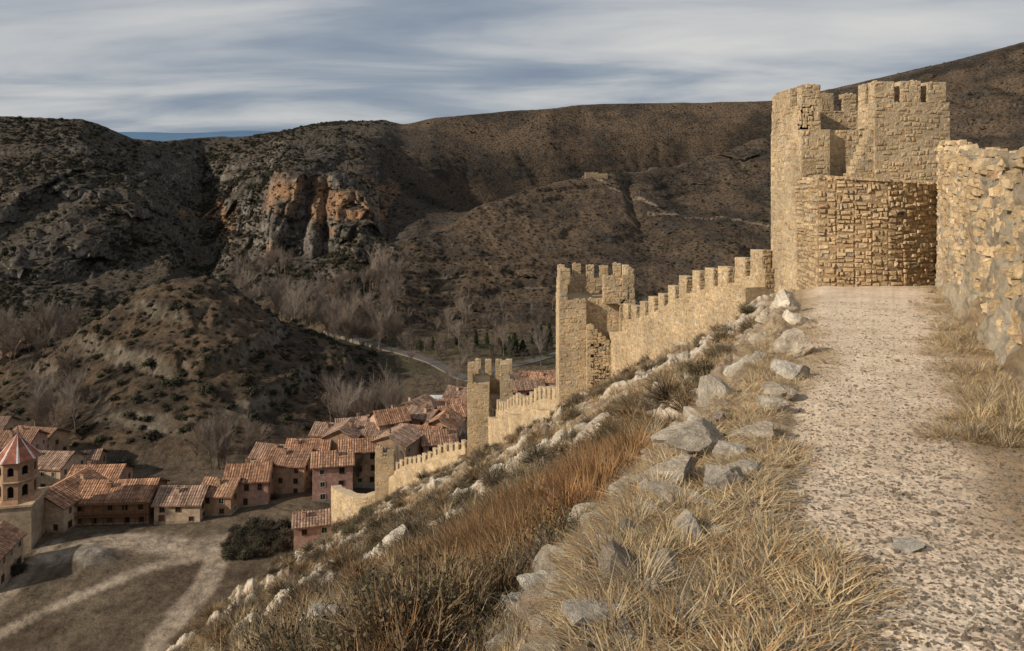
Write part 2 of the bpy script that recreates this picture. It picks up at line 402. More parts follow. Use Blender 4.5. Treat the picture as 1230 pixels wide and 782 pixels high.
def merl_y(mb,x0,x1,y0,y1,z0,z1,n,fill=.58,sc=.8,b=1.):
    p=(y1-y0)/(n-1+fill)
    for i in range(n):
        a=y0+i*p;h=random.uniform(-.14,.05);abox(mb,x0,x1,a,a+p*fill,z0,z1+h,sc,b)
# ---- near tower
mb=MB()
zf=2.0;zt=4.0;zm=3.1
abox(mb,12.75,14.0,33,36.9,-6,zf)
abox(mb,14.0,19.0,33.35,36.9,-6,zf-.003)
abox(mb,12.78,13.3,33.03,36.3,zf,zm);abox(mb,12.78,19.57,36.3,36.87,zf,zm);abox(mb,18.4,18.97,32.95,36.3,zf,zm)
abox(mb,12.78,13.6,33.03,33.6,zf,zt-.02)
merl_y(mb,12.78,13.3,34.4,36.3,zm,zt,1,.6)
merl_x(mb,12.8,18.9,36.32,36.85,zm,zt,6,.6)
abox(mb,15.5,18.7,32,32.9,-6,zf+.05);abox(mb,15.5,18.7,32.01,32.6,zf+.05,zm)
merl_x(mb,15.5,18.6,32.03,32.6,zm,zt+.12,3,.72)
abox(mb,15.5,16.05,32.6,33.6,zf+.05,zm);abox(mb,15.52,16.05,32.9,33.6,zm,zt)
for i in range(9):
    w=1.25-i*.14
    abox(mb,15.5-w,15.52,32.05+.01*i,32.85,-1+.31*i if i else -1,-.55+.31*i,.7)
tower1=mb.obj('watchtower',M_STONE)
# ---- bastion
mb=MB()
pts=[]
for i in range(9):
    t=i/8;pts.append((12.5+t*5.0,30.6-.75*math.sin(math.pi*t)+.1*t))
DM=(.30,.215,.13)
for i in range(8):
    z0=-.08-.035*i;z1=-.08-.035*(i+1)
    swall(mb,pts[i],pts[i+1],.9,-6,-6,z0,z1,.85,1.02,.10,'rl' if 0<i<7 else 'rlb',.0,DM)
swall(mb,(12.5,32.9),(12.5,30.6),.9,-6,-6,-.1,-.08,.85,1.02,.09,'rl',.0,DM)
mb.poly([(p[0],p[1]+.5,-.42) for p in pts]+[(17.5,32.05,-.42),(12.6,32.05,-.42)],(.3,.24,.17))
for k in range(170):
    t=random.random();x=12.5+t*5;y=30.6-.75*math.sin(math.pi*t)+.1*t+random.uniform(-.02,.8);s=random.uniform(.06,.15);z=-.13-.28*t
    c=tan();mb.hexa([(x-s+random.uniform(-.03,.03),y-s,z),(x+s,y-s+random.uniform(-.04,.04),z),(x+s,y+s,z),(x-s,y+s,z),(x-s*.8,y-s*.8,z+s*.8),(x+s*.8,y-s*.7,z+s*.9),(x+s*.7,y+s*.8,z+s*.7),(x-s*.8,y+s*.8,z+s)],c)
mb.box(15.4,15.53,29.68,29.9,-1.6,-1.47,(.03,.02,.015))
mb.obj('stone_bastion',M_STONE)
# ---- curtain walls
def curtain(name,a,b,zta,ztb,body,zba,zbb,pitch,sc,mh=1.15,ph=.9,b_=1.,mfill=.6):
    mb=MB();dx,dy=b[0]-a[0],b[1]-a[1];L=math.hypot(dx,dy);ux,uy=dx/L,dy/L
    n=max(2,int(L/pitch))
    z=lambda s:zta+(ztb-zta)*s/L+.22*math.sin(s*.45+L)
    P=lambda s,o:(a[0]+ux*s-uy*o,a[1]+uy*s+ux*o)
    segn=max(1,int(L/3))
    for i in range(segn):
        s0=L*i/segn;s1=L*(i+1)/segn
        wz0=z(s0)-mh-ph;wz1=z(s1)-mh-ph
        zb0=zba+(zbb-zba)*s0/L;zb1=zba+(zbb-zba)*s1/L
        swall(mb,P(s0,0),P(s1,0),body,zb0,zb1,wz0,wz1,sc,b_,.04,'rl')
        swall(mb,P(s0,-.003),P(s1,-.003),.5,wz0-.05,wz1-.05,z(s0)-mh,z(s1)-mh,sc,b_,.04,'rlb')
    p=L/n
    for i in range(n):
        s0=i*p+.2+random.uniform(-.08,.08);s1=s0+p*mfill*random.uniform(.88,1.1);zc=z((s0+s1)/2)
        j=random.uniform(-.2,.06)
        swall(mb,P(s0,.01),P(s1,.01),.48,zc-mh-.35,zc-mh-.35,zc+.05+j,zc+j-.03,sc,b_,.04)
    return mb.obj(name,M_STONE)
curtain('curtain_wall',(12.75,36.4),(9.0,58.5),-3.3,-10.4,1.5,-11,-19,1.75,.85)
# ---- tower 2
mb=MB()
zt=-7.35;zf=-9.7;zm=-8.5
Q=1.1
abox(mb,3.65,5.75,58,61,-24,zf,Q);abox(mb,3.65,9.6,61,62.2,-24,zf,Q);abox(mb,8.4,9.6,58.2,61,-24,zf,Q)
abox(mb,3.7,4.3,58.05,61.6,zf,zm,Q);abox(mb,3.7,9.5,61.6,62.15,zf,zm,Q);abox(mb,9.0,9.55,58.25,61.6,zf,zm,Q)
abox(mb,3.72,4.5,58.07,58.9,zm,zt,Q);merl_y(mb,3.72,4.28,59.5,61.5,zm,zt,2,.5,Q)
merl_x(mb,5.0,9.0,61.62,62.1,zm,zt,4,.6,Q);merl_y(mb,9.02,9.5,58.3,61.4,zm,zt,3,.55,Q)
abox(mb,7.1,9.0,58.2,58.8,zf-.3,zm-.2,Q);merl_x(mb,7.1,9.5,58.22,58.75,zm-.2,zt-.4,2,.6,Q)
for i in range(8):abox(mb,5.75+.3*i,6.1+.3*i+.2,57.6,58.6,-24,-11.6-.28*i,Q)
abox(mb,5.75,8.4,58.7,61,-24,zf-.01,Q)
mb.obj('watchtower',M_STONE)
curtain('curtain_wall',(4.6,62.4),(-1.6,97.5),-17.3,-29.6,1.5,-27,-42,1.9,1.4)
# ---- tower 3
mb=MB();zt=-24.9;zf=-27.6;zm=-26.3
abox(mb,-5.9,-3.0,99,104,-46,zf,1.6);abox(mb,-5.85,-5.2,99.05,103,zf,zm,1.5);abox(mb,-5.85,-4.4,99.07,99.8,zm,zt,1.5)
abox(mb,-5.2,-1.0,103,104,-46,zf-.6,1.6);merl_x(mb,-5.1,0,103.1,103.9,zf-.6,zt-.5,4,.6,1.5)
abox(mb,-1.6,.1,99.5,103,-46,zf+.4,1.6);abox(mb,-1.55,-.3,99.6,102,zf+.4,zt-.3,1.5)
for i in range(6):abox(mb,-3.0+.25*i,-2.7+.25*i,99.3,100,-46,-30-1.1*i,1.5)
abox(mb,-3.0,-1.6,100.5,103,-46,-30,1.6)
mb.obj('watchtower',M_STONE)
curtain('curtain_wall',(-6.0,103.5),(-19.8,129),-36.3,-49.6,1.5,-50,-64,2.,1.8)
# ---- tower 4 (ruined)
mb=MB()
abox(mb,-23.6,-20.3,129,131,-66,-48.6,1.8);abox(mb,-23.55,-22.3,129.1,129.9,-48.6,-47.0,1.6);abox(mb,-21.5,-20.4,129.1,129.9,-48.6,-47.6,1.6)
abox(mb,-20.3,-17.5,131.1,132,-66,-51.,1.8)
for i in range(6):abox(mb,-20.3+.5*i,-19.8+.5*i,130,131,-66,-50.5-.7*i,1.6)
mb.obj('watchtower',M_STONE)
mb=MB()
cw=[(-23.7,130.5),(-26,131),(-28.5,132.5),(-31,135.5),(-33.2,139.5),(-35,145)]
ct=[-55.6,-56.4,-57.0,-57.4,-58.6,-60.2]
for i in range(5):swall(mb,cw[i+1],cw[i],1.8,-76,-76,ct[i+1],ct[i],1.8,1.1,.06,'rl')
mb.obj('rampart_wall',M_STONE)
# ---- right wall near the path
ax,ay=3.9,4.6;bx,by=17.45,30.6
L=math.hypot(bx-ax,by-ay);ux,uy=(bx-ax)/L,(by-ay)/L
nu,nvv=640,110
sv=np.linspace(0,1,nu)[None]*L;tv=np.linspace(0,1,nvv)[:,None]
topz=.22+.75*ss(6,L,sv)+.18*fbm(sv*.6,0,0,4,61)+.14*np.round(2*vn(sv*1.1,3,0,62))*.5
topz=topz-.45*np.exp(-((sv-19)/1.8)**2)-.30*np.exp(-((sv-10.5)/1.)**2)
gx=ax+ux*sv;gy=ay+uy*sv
grd=np.array([gz(a,b) for a,b in zip(gx[0],gy[0])])[None]
zb=grd-.4
zz2=zb+(topz-zb)*tv
disp=.12*fbm(sv*.9,zz2*.9,0,4,63)+.13*fbm(sv*3.2,zz2*4,0,5,64)+.10*(1-tv)**2
disp=disp+.25*np.exp(-((zz2-grd)/.35)**2)*(.5+.5*fbm(sv*.8,1,0,3,66))
WX=gx-uy*disp;WY=gy+ux*disp
plaster=ss(-.25,.15,fbm(sv*.5,zz2*.9,0,4,65)+.12)
pc=mixc((.50,.36,.22),(.60,.49,.345),plaster)
pc=mixc(pc,np.array((.70,.61,.47))+0*pc,ss(.1,.35,fbm(sv*1.1+9,zz2*1.3,0,4,67))*.7)
pc=pc*(1-.35*ss(.12,.4,fbm(sv*2.,zz2*6,0,4,68)))[...,None]
TX=np.concatenate([WX,gx+uy*.35+0*tv[:1],gx+uy*.9+0*tv[:1],gx+uy*.95+0*tv[:1]]);TY=np.concatenate([WY,gy-ux*.35+0*tv[:1],gy-ux*.9+0*tv[:1],gy-ux*.95+0*tv[:1]])
TZ=np.concatenate([zz2,topz+.06*fbm(sv*3,1,0,3,69),topz-.05,zb])
PC=np.concatenate([pc,pc[-1:],pc[-1:],pc[-1:]])
s=NT('lime_plaster_rubble');g=s.n('ShaderNodeNewGeometry').outputs['Position']
ca=s.n('ShaderNodeVertexColor',layer_name='Col').outputs['Color']
f=s.rng(s.noise(g,7,8,.8),.28,.72,.62,1.32)
c=s.mulc(ca,f)
c=s.mulc(c,s.rng(s.noise(g,.9,4,.7),.3,.7,.78,1.15))
M_PL=s.fin(c,s.bump(s.noise(g,9,8,.8),.18,1.))
build_grid('rubble_wall',TX,TY,TZ,PC,np.ones(TX.shape+(4,)),M_PL)
mb=MB()
ns=16
for i in range(ns):
    s1=L*(1-i/ns);s0=L*(1-(i+1)/ns)
    i1=int(min(nu-1,s1/L*nu));i0=int(min(nu-1,s0/L*nu))
    masonry(mb,(ax+ux*s1,ay+uy*s1),(ax+ux*s0,ay+uy*s0),grd[0,i1],grd[0,i0],topz[0,i1]-.02,topz[0,i0]-.02,.17,.26,.12,1.22,-.8)
for k in range(260):
    s_=random.random()*L;i=int(s_/L*(nu-1));o=random.uniform(0,.8);r_=random.uniform(.05,.17)
    x=ax+ux*s_+uy*o;y=ay+uy*s_-ux*o;z=topz[0,i]-.04;c=tan(1.2)
    J=lambda:random.uniform(-.3,.3)*r_
    mb.hexa([(x-r_+J(),y-r_+J(),z),(x+r_+J(),y-r_+J(),z),(x+r_+J(),y+r_+J(),z),(x-r_+J(),y+r_+J(),z),(x-r_*.7+J(),y-r_*.7,z+r_*.9+J()),(x+r_*.7+J(),y-r_*.7,z+r_*.9+J()),(x+r_*.7,y+r_*.7+J(),z+r_*.9+J()),(x-r_*.7,y+r_*.7+J(),z+r_+J())],c)
mb.obj('rubble_wall_stones',M_STONE,bpy.data.objects['rubble_wall'])

# ------------------------------------------------------------ scatter helper
def scatter(name,pts,scl,rot,objs):
    me=bpy.data.meshes.new(name);me.from_pydata([tuple(p) for p in pts],[],[])
    a=me.attributes.new('scl','FLOAT_VECTOR','POINT');a.data.foreach_set('vector',np.asarray(scl,dtype=np.float32).reshape(-1))
    a=me.attributes.new('rot','FLOAT_VECTOR','POINT');a.data.foreach_set('vector',np.asarray(rot,dtype=np.float32).reshape(-1))
    o=bpy.data.objects.new(name,me);scene.collection.objects.link(o)
    col=bpy.data.collections.new(name+'_parts')
    for q in objs:col.objects.link(q)
    ng=bpy.data.node_groups.new(name,'GeometryNodeTree')
    ng.interface.new_socket(name='Geometry',in_out='INPUT',socket_type='NodeSocketGeometry')
    ng.interface.new_socket(name='Geometry',in_out='OUTPUT',socket_type='NodeSocketGeometry')
    N=ng.nodes.new;gi=N('NodeGroupInput');go=N('NodeGroupOutput');ip=N('GeometryNodeInstanceOnPoints');ci=N('GeometryNodeCollectionInfo')
    ci.inputs['Collection'].default_value=col;ci.inputs['Separate Children'].default_value=True;ci.inputs['Reset Children'].default_value=True
    ip.inputs['Pick Instance'].default_value=True
    a1=N('GeometryNodeInputNamedAttribute');a1.data_type='FLOAT_VECTOR';a1.inputs['Name'].default_value='scl'
    a2=N('GeometryNodeInputNamedAttribute');a2.data_type='FLOAT_VECTOR';a2.inputs['Name'].default_value='rot'
    lk=ng.links.new
    lk(gi.outputs[0],ip.inputs['Points']);lk(ci.outputs[0],ip.inputs['Instance']);lk(a2.outputs['Attribute'],ip.inputs['Rotation']);lk(a1.outputs['Attribute'],ip.inputs['Scale']);lk(ip.outputs[0],go.inputs[0])
    md=o.modifiers.new('instances','NODES');md.node_group=ng
    return o
def unlink(o):
    scene.collection.objects.unlink(o);return o
def tuft(name,n,hmin,hmax,spread,w,cols,lean=.5,base=.08):
    mb=MB()
    for i in range(n):
        a=random.random()*6.283;r=base*math.sqrt(random.random());x,y=r*math.cos(a),r*math.sin(a)
        h=random.uniform(hmin,hmax);l=random.uniform(.1,1)*lean*h;b=a+random.uniform(-.8,.8)
        px,py=-math.sin(b)*w,math.cos(b)*w
        c=random.choice(cols);c=tuple(np.array(c)*random.uniform(.7,1.25))
        pr=None
        for k,(t,ww) in enumerate(((0,1),(.5,.8),(1,.12))):
            o=l*t*t+spread*t;z=h*(t-.25*t*t*lean)
            q=((x+math.cos(b)*o+px*ww,y+math.sin(b)*o+py*ww,z),(x+math.cos(b)*o-px*ww,y+math.sin(b)*o-py*ww,z))
            if pr:mb.quad(pr[0],pr[1],q[1],q[0],c)
            pr=q
    return unlink(mb.obj(name,M_GRASS))
straw=[(.42,.315,.17),(.35,.255,.135),(.48,.37,.22)];rus=[(.26,.135,.06),(.33,.19,.085),(.19,.11,.055)];gry=[(.26,.205,.14),(.32,.26,.185),(.19,.15,.11)]
tufts=[tuft('tuft_a',45,.12,.30,.06,.004,straw,.8),tuft('tuft_b',50,.12,.34,.10,.004,straw+gry,.8),tuft('tuft_c',45,.15,.36,.07,.0045,rus+straw,.7),tuft('tuft_d',50,.10,.25,.12,.004,gry+straw,1.)]
lowt=[tuft('mat_a',36,.015,.06,.10,.0028,straw+gry,1.,.16),tuft('mat_b',36,.01,.05,.12,.0028,straw+rus,1.,.18)]
rust=[tuft('rust_a',70,.2,.52,.06,.004,rus,.6,.12),tuft('rust_b',70,.2,.46,.1,.004,rus+straw[:1],.7,.14)]
def shrub(name,n,rad,cols,w=.006,flat=.8,leaf=0):
    mb=MB()
    for i in range(n):
        a=random.random()*6.283;e=math.asin(random.random())
        d=Vector((math.cos(a)*math.cos(e),math.sin(a)*math.cos(e),math.sin(e)*flat+.05))
        r=rad*random.uniform(.55,1.05)*(1+.25*math.sin(3*a+1)*math.cos(2*e))
        s=d.cross(Vector((random.random()-.5,random.random()-.5,random.random()-.5))).normalized()*w
        c=tuple(np.array(random.choice(cols))*random.uniform(.6,1.3))
        p0=d*r*.1;p1=d*r*.6+Vector((random.uniform(-1,1),random.uniform(-1,1),random.uniform(-.3,1)))*r*.10;p2=d*r+Vector((random.uniform(-1,1),random.uniform(-1,1),random.uniform(0,1)))*r*.15
        mb.quad(p0-s,p0+s,p1+s*.8,p1-s*.8,c);mb.quad(p1-s*.8,p1+s*.8,p2+s*.3,p2-s*.3,c)
        for k in range(2):
            q=p1+(p2-p1)*random.random();q2=q+d*r*.2+Vector((random.uniform(-1,1),random.uniform(-1,1),random.uniform(-1,1)))*r*.14
            mb.quad(q-s*.6,q+s*.6,q2+s*.3,q2-s*.3,c)
            if leaf:
                t=s.normalized()*leaf;u2=d.cross(s).normalized()*leaf
                mb.quad(q2-t,q2-u2,q2+t,q2+u2,c)
    return unlink(mb.obj(name,M_LEAF))
dk=[(.12,.09,.062),(.16,.12,.083),(.09,.068,.05),(.21,.165,.11)]
shrubs=[shrub('twig_a',380,.42,dk,.0065),shrub('twig_b',340,.38,dk+[(.22,.17,.11)],.0065,.65),shrub('twig_c',340,.42,[(.20,.13,.07),(.14,.09,.05),(.27,.19,.11)],.0065,.9),shrub('twig_d',300,.42,[(.10,.085,.05),(.13,.105,.06),(.08,.065,.04)],.006,.8,.012)]
jun=[shrub('juniper_a',90,1.,[(.03,.032,.019),(.042,.04,.024),(.024,.026,.016)],.05,.9,.13),shrub('juniper_b',90,1.,[(.04,.033,.022),(.05,.042,.028)],.05,.7,.13)]
def rockmesh(name,seed,sub=3,col=(.46,.43,.385)):
    import bmesh
    bm=bmesh.new();bmesh.ops.create_icosphere(bm,subdivisions=sub,radius=1.)
    r=random.Random(seed);pl=[]
    for i in range(15):
        n=Vector((r.gauss(0,1),r.gauss(0,1),r.gauss(0,1))).normalized();pl.append((n,r.uniform(.42,.8)))
    co=np.array([v.co[:] for v in bm.verts])
    for n,dd in pl:
        k=co@np.array(n[:]);ex=np.maximum(k-dd,0);co=co-ex[:,None]*np.array(n[:])[None]
    nn=co/np.linalg.norm(co,axis=1,keepdims=True)
    co=co+nn*(.12*fbm(co[:,0]*2+seed,co[:,1]*2,co[:,2]*2,4,seed))[:,None]+nn*(.07*fbm(co[:,0]*6+seed,co[:,1]*6,co[:,2]*9,3,seed))[:,None]
    for v,c in zip(bm.verts,co):v.co=c
    me=bpy.data.meshes.new(name);bm.to_mesh(me);bm.free()
    a=me.color_attributes.new('Col','FLOAT_COLOR','CORNER')
    a.data.foreach_set('color',np.tile(np.array((*col,1.),dtype=np.float32),len(me.loops)))
    me.materials.append(M_ROCK)
    return bpy.data.objects.new(name,me)
rocks=[rockmesh('rock_%d'%i,i+3,4,[(.72,.63,.51),(.64,.54,.42),(.76,.69,.58)][i%3]) for i in range(7)]
srocks=[rockmesh('stone_%d'%i,i+30,2,random.choice([(.66,.57,.46),(.55,.44,.33),(.70,.61,.50),(.48,.37,.27)])) for i in range(7)]
pebs=[rockmesh('pebble_%d'%i,i+60,1,c) for i,c in enumerate([(.72,.60,.47),(.64,.51,.38),(.55,.42,.31),(.74,.65,.54),(.64,.49,.37),(.50,.39,.30)])]
def rand_near(N,u0,u1,dmin,dmax,pw=1.):
    u=rng.uniform(u0,u1,N);ld=rng.uniform(0,1,N)**pw
    d=np.exp(np.log(dmin)+ld*(np.log(dmax)-np.log(dmin)))
    x=(u-CU)/F*d
    ci=np.clip(np.searchsorted(Ucols,u),0,NC-1)
    ok=d<KD[0][ci]*.99
    u,d,x,ci=u[ok],d[ok],x[ok],ci[ok]
    ri=(np.log(d)-np.log(.7))/(np.log(KD[0][ci])-np.log(.7))*(NN-1);r0=np.clip(ri.astype(int),0,NN-2);f=ri-r0
    z=Z[r0,ci]*(1-f)+Z[r0+1,ci]*f
    return x,d,z,Nn[r0,ci],Rf[r0,ci]
def R3(n,tilt=.25):
    return np.stack([rng.normal(0,tilt,n),rng.normal(0,tilt,n),rng.uniform(0,6.28,n)],-1)
def S3(s):return np.stack([s,s,s],-1)
x,d,z,n,rk=rand_near(26000,-150,1120,3.,130)
pat=fbm(x*.35,d*.35,0,3,71)+.5*fbm(x*1.3,d*1.3,0,2,70)
k=(n<-.3)&((pat+rng.uniform(-.3,.3,len(x)))>-.05)&(rk<.5)
sc=rng.uniform(.6,1.3,k.sum())*(1+.9*ss(15,80,d[k]))*(.5+.5*ss(.5,1.8,-n[k]))
scatter('dry_grass',np.stack([x,d,z-.02],-1)[k],S3(sc),R3(k.sum(),.15),tufts)
x,d,z,n,rk=rand_near(6500,360,840,3.2,12)
rp=fbm(x*.5+3,d*.5,0,3,73)
k=(n<-1.1)&(rp+rng.uniform(-.15,.15,len(x))>-.02)&(rk<.4)
scatter('russet_grass',np.stack([x,d,z-.02],-1)[k],S3(rng.uniform(.6,1.2,k.sum())),R3(k.sum(),.15),rust)
x,d,z,n,rk=rand_near(15000,700,1300,2.,34)
s_=(x-.35)*.376+(d-3)*.927;nwv=np.maximum(2.6,3.1+.101*(s_-7.6))
q=fbm(x*.9,d*.9,0,3,72)
k=((n>-.5)&(n<.8+.7*q)&(rng.uniform(0,1,len(x))<.7))|((n>nwv-.9+.3*q)&(n<nwv)&(s_>4))
scatter('verge_grass',np.stack([x,d,z-.005],-1)[k],S3(rng.uniform(.5,1.2,k.sum())),R3(k.sum(),.1),lowt)
k=((n>-.45)&(n<.2+.5*q)&(q>.1)&(rng.uniform(0,1,len(x))<.07))|((n>nwv-.75)&(n<nwv-.05)&(s_>4)&(q>-.15)&(rng.uniform(0,1,len(x))<.4))
scatter('verge_grass_tufts',np.stack([x,d,z-.01],-1)[k],S3(rng.uniform(.3,.8,k.sum())),R3(k.sum(),.1),[tufts[0],tufts[1]])
x,d,z,n,rk=rand_near(5600,-150,1000,4.,120)
pat=fbm(x*.22+5,d*.22,0,3,75)
k=(n<-1.0)&(pat>-.08)&(rng.uniform(0,1,len(x))<.7)
sc=rng.uniform(.4,1.15,k.sum())*(1+.8*ss(15,70,d[k]))
scatter('heath_shrubs',np.stack([x,d,z-.05],-1)[k],S3(sc),R3(k.sum(),.15),shrubs)
x,d,z,n,rk=rand_near(12000,-150,1250,2.2,90)
pat=fbm(x*.5+9,d*.5,0,3,77)
k=((n<0)&(pat>.02)&(rng.uniform(0,1,len(x))<.75))|((np.abs(n+.25)<.35)&(rng.uniform(0,1,len(x))<.8))
sc=np.exp(rng.normal(-2.9,.6,k.sum()))*(1+.7*ss(8,60,d[k]));sc=np.minimum(sc,.35)
scatter('loose_stones',np.stack([x,d,z],-1)[k],np.stack([sc*rng.uniform(.8,1.4,k.sum()),sc,sc*rng.uniform(.5,.9,k.sum())],-1),R3(k.sum(),.4),srocks)
x,d,z,n,rk=rand_near(1900,-100,1000,4,75)
pat=fbm(x*.3+19,d*.3,0,3,78)
k=((n<-.8)&(pat>.14)&(rng.uniform(0,1,len(x))<.6))|((np.abs(n+.45)<.3)&(d>4.5)&(rng.uniform(0,1,len(x))<.8))
sc=rng.uniform(.08,.30,k.sum())*(1+.4*ss(8,50,d[k]))
scatter('limestone_outcrops',np.stack([x,d,z-.04],-1)[k],np.stack([sc*rng.uniform(.9,1.7,k.sum()),sc,sc*rng.uniform(.5,.95,k.sum())],-1),R3(k.sum(),.5),rocks)
x,d,z,n,rk=rand_near(60000,650,1400,2.,22,1.2)
s_=(x-.35)*.376+(d-3)*.927;nwv=np.maximum(2.6,3.1+.101*(s_-7.6))
k=((n>.5)&(n<nwv-.4)&(rng.uniform(0,1,len(x))<.8))|((n>-.2)&(rng.uniform(0,1,len(x))<.3))
sc=np.exp(rng.normal(-5.05,.55,k.sum()))*(1+.6*ss(5,18,d[k]))
scatter('gravel',np.stack([x,d,z+.002],-1)[k],np.stack([sc*1.3,sc,sc*.7],-1),R3(k.sum(),.3),pebs)
for (u,v,s,a) in [(797,690,.15,.9),(825,640,.17,.7),(868,583,.2,.9),(842,606,.16,.6),(748,772,.12,.6),(780,712,.11,.6),(1088,652,.10,.4),(660,597,.42,1.1),(712,628,.3,1.),(735,562,.3,.8),(665,690,.22,.6),(512,700,.3,.7),(478,655,.4,.8),(605,650,.3,.7),(833,535,.35,.9),(955,385,.5,1.1),(947,420,.38,1.1),(952,450,.3,1.),(945,365,.5,1.2),(895,560,.16,.6),(1165,517,.16,.3),(385,745,.3,.7),(640,640,.3,.7),(610,765,.15,.6),(690,655,.22,.8),(800,570,.25,.8),(812,600,.2,.8),(850,640,.12,.5),(880,545,.2,.7),(905,520,.2,.8),(925,485,.22,.9),(935,470,.22,.8)]:
    p=hit(u,v+6);o=random.choice(rocks);b=bpy.data.objects.new('limestone_boulder',o.data)
    b.location=p+Vector((0,0,s*.12*a));b.scale=(s*random.uniform(1,1.5),s,s*a*.85);b.rotation_euler=(random.uniform(-.3,.3),random.uniform(-.3,.3),random.random()*6.28)
    scene.collection.objects.link(b)
sel=(T>6.1)&(T<11.95)&(UU>-400)&(UU<1500)&((valley<.3)|(UU<300))&((flatr<.3))
rr,cc=np.where(sel)
dA=np.abs(np.gradient(D,axis=0))[rr,cc]*np.abs(np.gradient(X,axis=1))[rr,cc]+np.abs(np.gradient(Z,axis=0))[rr,cc]*np.abs(np.gradient(X,axis=1))[rr,cc]
cl_=ss(-.3,.35,fbm(X[rr,cc]/45,D[rr,cc]/45,0,4,81))*(1-.3*ss(430,520,UU[rr,cc]))*(1+1.3*(UU[rr,cc]<430)*(T[rr,cc]>8))
w=dA*(.15+cl_);w/=w.sum()
ix=rng.choice(len(rr),34000,p=w);r_,c_=rr[ix],cc[ix]
sc=np.exp(rng.normal(-.02,.42,len(ix)))*(1-.40*ss(430,520,UU[r_,c_]))
scatter('juniper_scrub',np.stack([X[r_,c_]+rng.normal(0,.6,len(ix)),D[r_,c_],Z[r_,c_]-.2],-1),S3(sc),R3(len(ix),.1),jun)
def baretree(name,seed,h=14,up=.75,col=(.17,.135,.11)):
    r=random.Random(seed);mb=MB()
    def seg(p,q,r0,r1,c):
        d=(q-p).normalized();s=d.orthogonal().normalized();t=d.cross(s)
        a=[p+(s*math.cos(k*2.094)+t*math.sin(k*2.094))*r0 for k in range(3)];b=[q+(s*math.cos(k*2.094)+t*math.sin(k*2.094))*r1 for k in range(3)]
        for k in range(3):mb.quad(a[k],a[(k+1)%3],b[(k+1)%3],b[k],c)
    def br(p,d,L,rad,lev):
        c=tuple(np.array(col)*r.uniform(.8,1.3))
        n=3;q=p
        for i in range(n):
            d2=(d+Vector((r.gauss(0,.1),r.gauss(0,.1),.06))).normalized();q2=q+d2*L/n
            seg(q,q2,rad*(1-.25*i),rad*(1-.25*(i+1)),c)
            if lev<3 and (lev>0 or i>0):
                for k in range(4 if lev<2 else 3):
                    a=r.random()*6.283;o=Vector((math.cos(a),math.sin(a),0))
                    br(q+(q2-q)*r.random(),(d2*up+o*r.uniform(.35,.7)).normalized(),L*r.uniform(.38,.58),rad*.5,lev+1)
            q=q2;d=d2
    br(Vector((0,0,-.5)),Vector((0,0,1)),h,.22,0)
    return unlink(mb.obj(name,M_WOOD))
bt=[baretree('bare_a',1,13,1.),baretree('bare_b',2,11,.7,(.18,.135,.105)),baretree('bare_c',3,15,1.3,(.22,.18,.15))]
def grove(n,u0,u1,d0,d1,s0,s1,out):
    for i in range(n):
        d=random.uniform(d0,d1);u=random.uniform(u0,u1);x=(u-CU)/F*d;out.append((x,d,gz(x,d),random.uniform(s0,s1)))
G=[];grove(110,325,480,335,410,.6,1.05,G);grove(40,250,350,400,470,.6,1.,G);grove(45,-60,95,300,370,.6,1.,G);grove(34,395,470,215,240,.5,.85,G);grove(16,30,95,205,235,.6,.95,G);grove(14,230,320,190,198,.5,.8,G);grove(60,480,660,310,380,.35,.7,G);grove(40,560,900,380,410,.3,.6,G);grove(30,470,620,245,300,.3,.6,G);grove(10,330,560,172,215,.4,.65,G)
G=np.array(G);scatter('bare_tree_grove',G[:,:3],S3(G[:,3]),R3(len(G),.03),bt)
def conifer(seed,h=10,rad=1.9):
    r=random.Random(seed);mb=MB()
    for k in range(5):
        a0=k*1.2566;a1=a0+1.2566
        mb.quad((.22*math.cos(a0),.22*math.sin(a0),-.5),(.22*math.cos(a1),.22*math.sin(a1),-.5),(.06*math.cos(a1),.06*math.sin(a1),h*.9),(.06*math.cos(a0),.06*math.sin(a0),h*.9),(.12,.08,.05))
    for i in range(1700):
        t=r.random()**.8;z=h*(.08+.92*t);R_=rad*(1-t)**.7*(.75+.35*math.sin(5*z+seed)*r.random()+.2*math.sin(3*z))+.12
        a=r.random()*6.283;rr_=R_*math.sqrt(r.uniform(.2,1));c=Vector((rr_*math.cos(a),rr_*math.sin(a),z))
        s=Vector((r.gauss(0,1),r.gauss(0,1),r.gauss(0,1))).normalized()*.24;t2=s.orthogonal().normalized()*.2
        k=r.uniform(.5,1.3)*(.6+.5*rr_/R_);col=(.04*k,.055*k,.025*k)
        mb.quad(c-s,c-t2,c+s,c+t2,col)
    return mb.obj('conifer',M_LEAF)
protos=[conifer(i,*p) for i,p in enumerate([(10,1.9),(8,2.6),(12,2.1)])]
for o in protos:unlink(o)
for (u,d,s) in [(618,335,1.1),(628,330,.9),(585,340,.8),(572,342,.7),(650,340,.9),(660,342,1.),(560,345,.65),(520,340,.6),(505,338,.5),(640,348,.8),(600,340,.7),(548,345,.6),(612,328,.9),(655,328,.9),(606,332,.6)]:
    x=(u-CU)/F*d;o=bpy.data.objects.new('conifer_tree',random.choice(protos).data);o.location=(x,d,gz(x,d));o.scale=(s*1.15,s*1.15,s);o.rotation_euler=(0,0,random.random()*6);scene.collection.objects.link(o)
hedge=shrub('hedge',500,1.,[(.035,.035,.022),(.06,.052,.035),(.075,.058,.04)],.03,1.,.06);hedge2=shrub('hedge2',400,1.,[(.10,.08,.055),(.07,.055,.04),(.13,.10,.07)],.025,.9,.0)
hp=[]
for i in range(60):
    p=hit(random.uniform(268,350),random.uniform(632,672),3.4);hp.append((p.x,p.y,p.z))
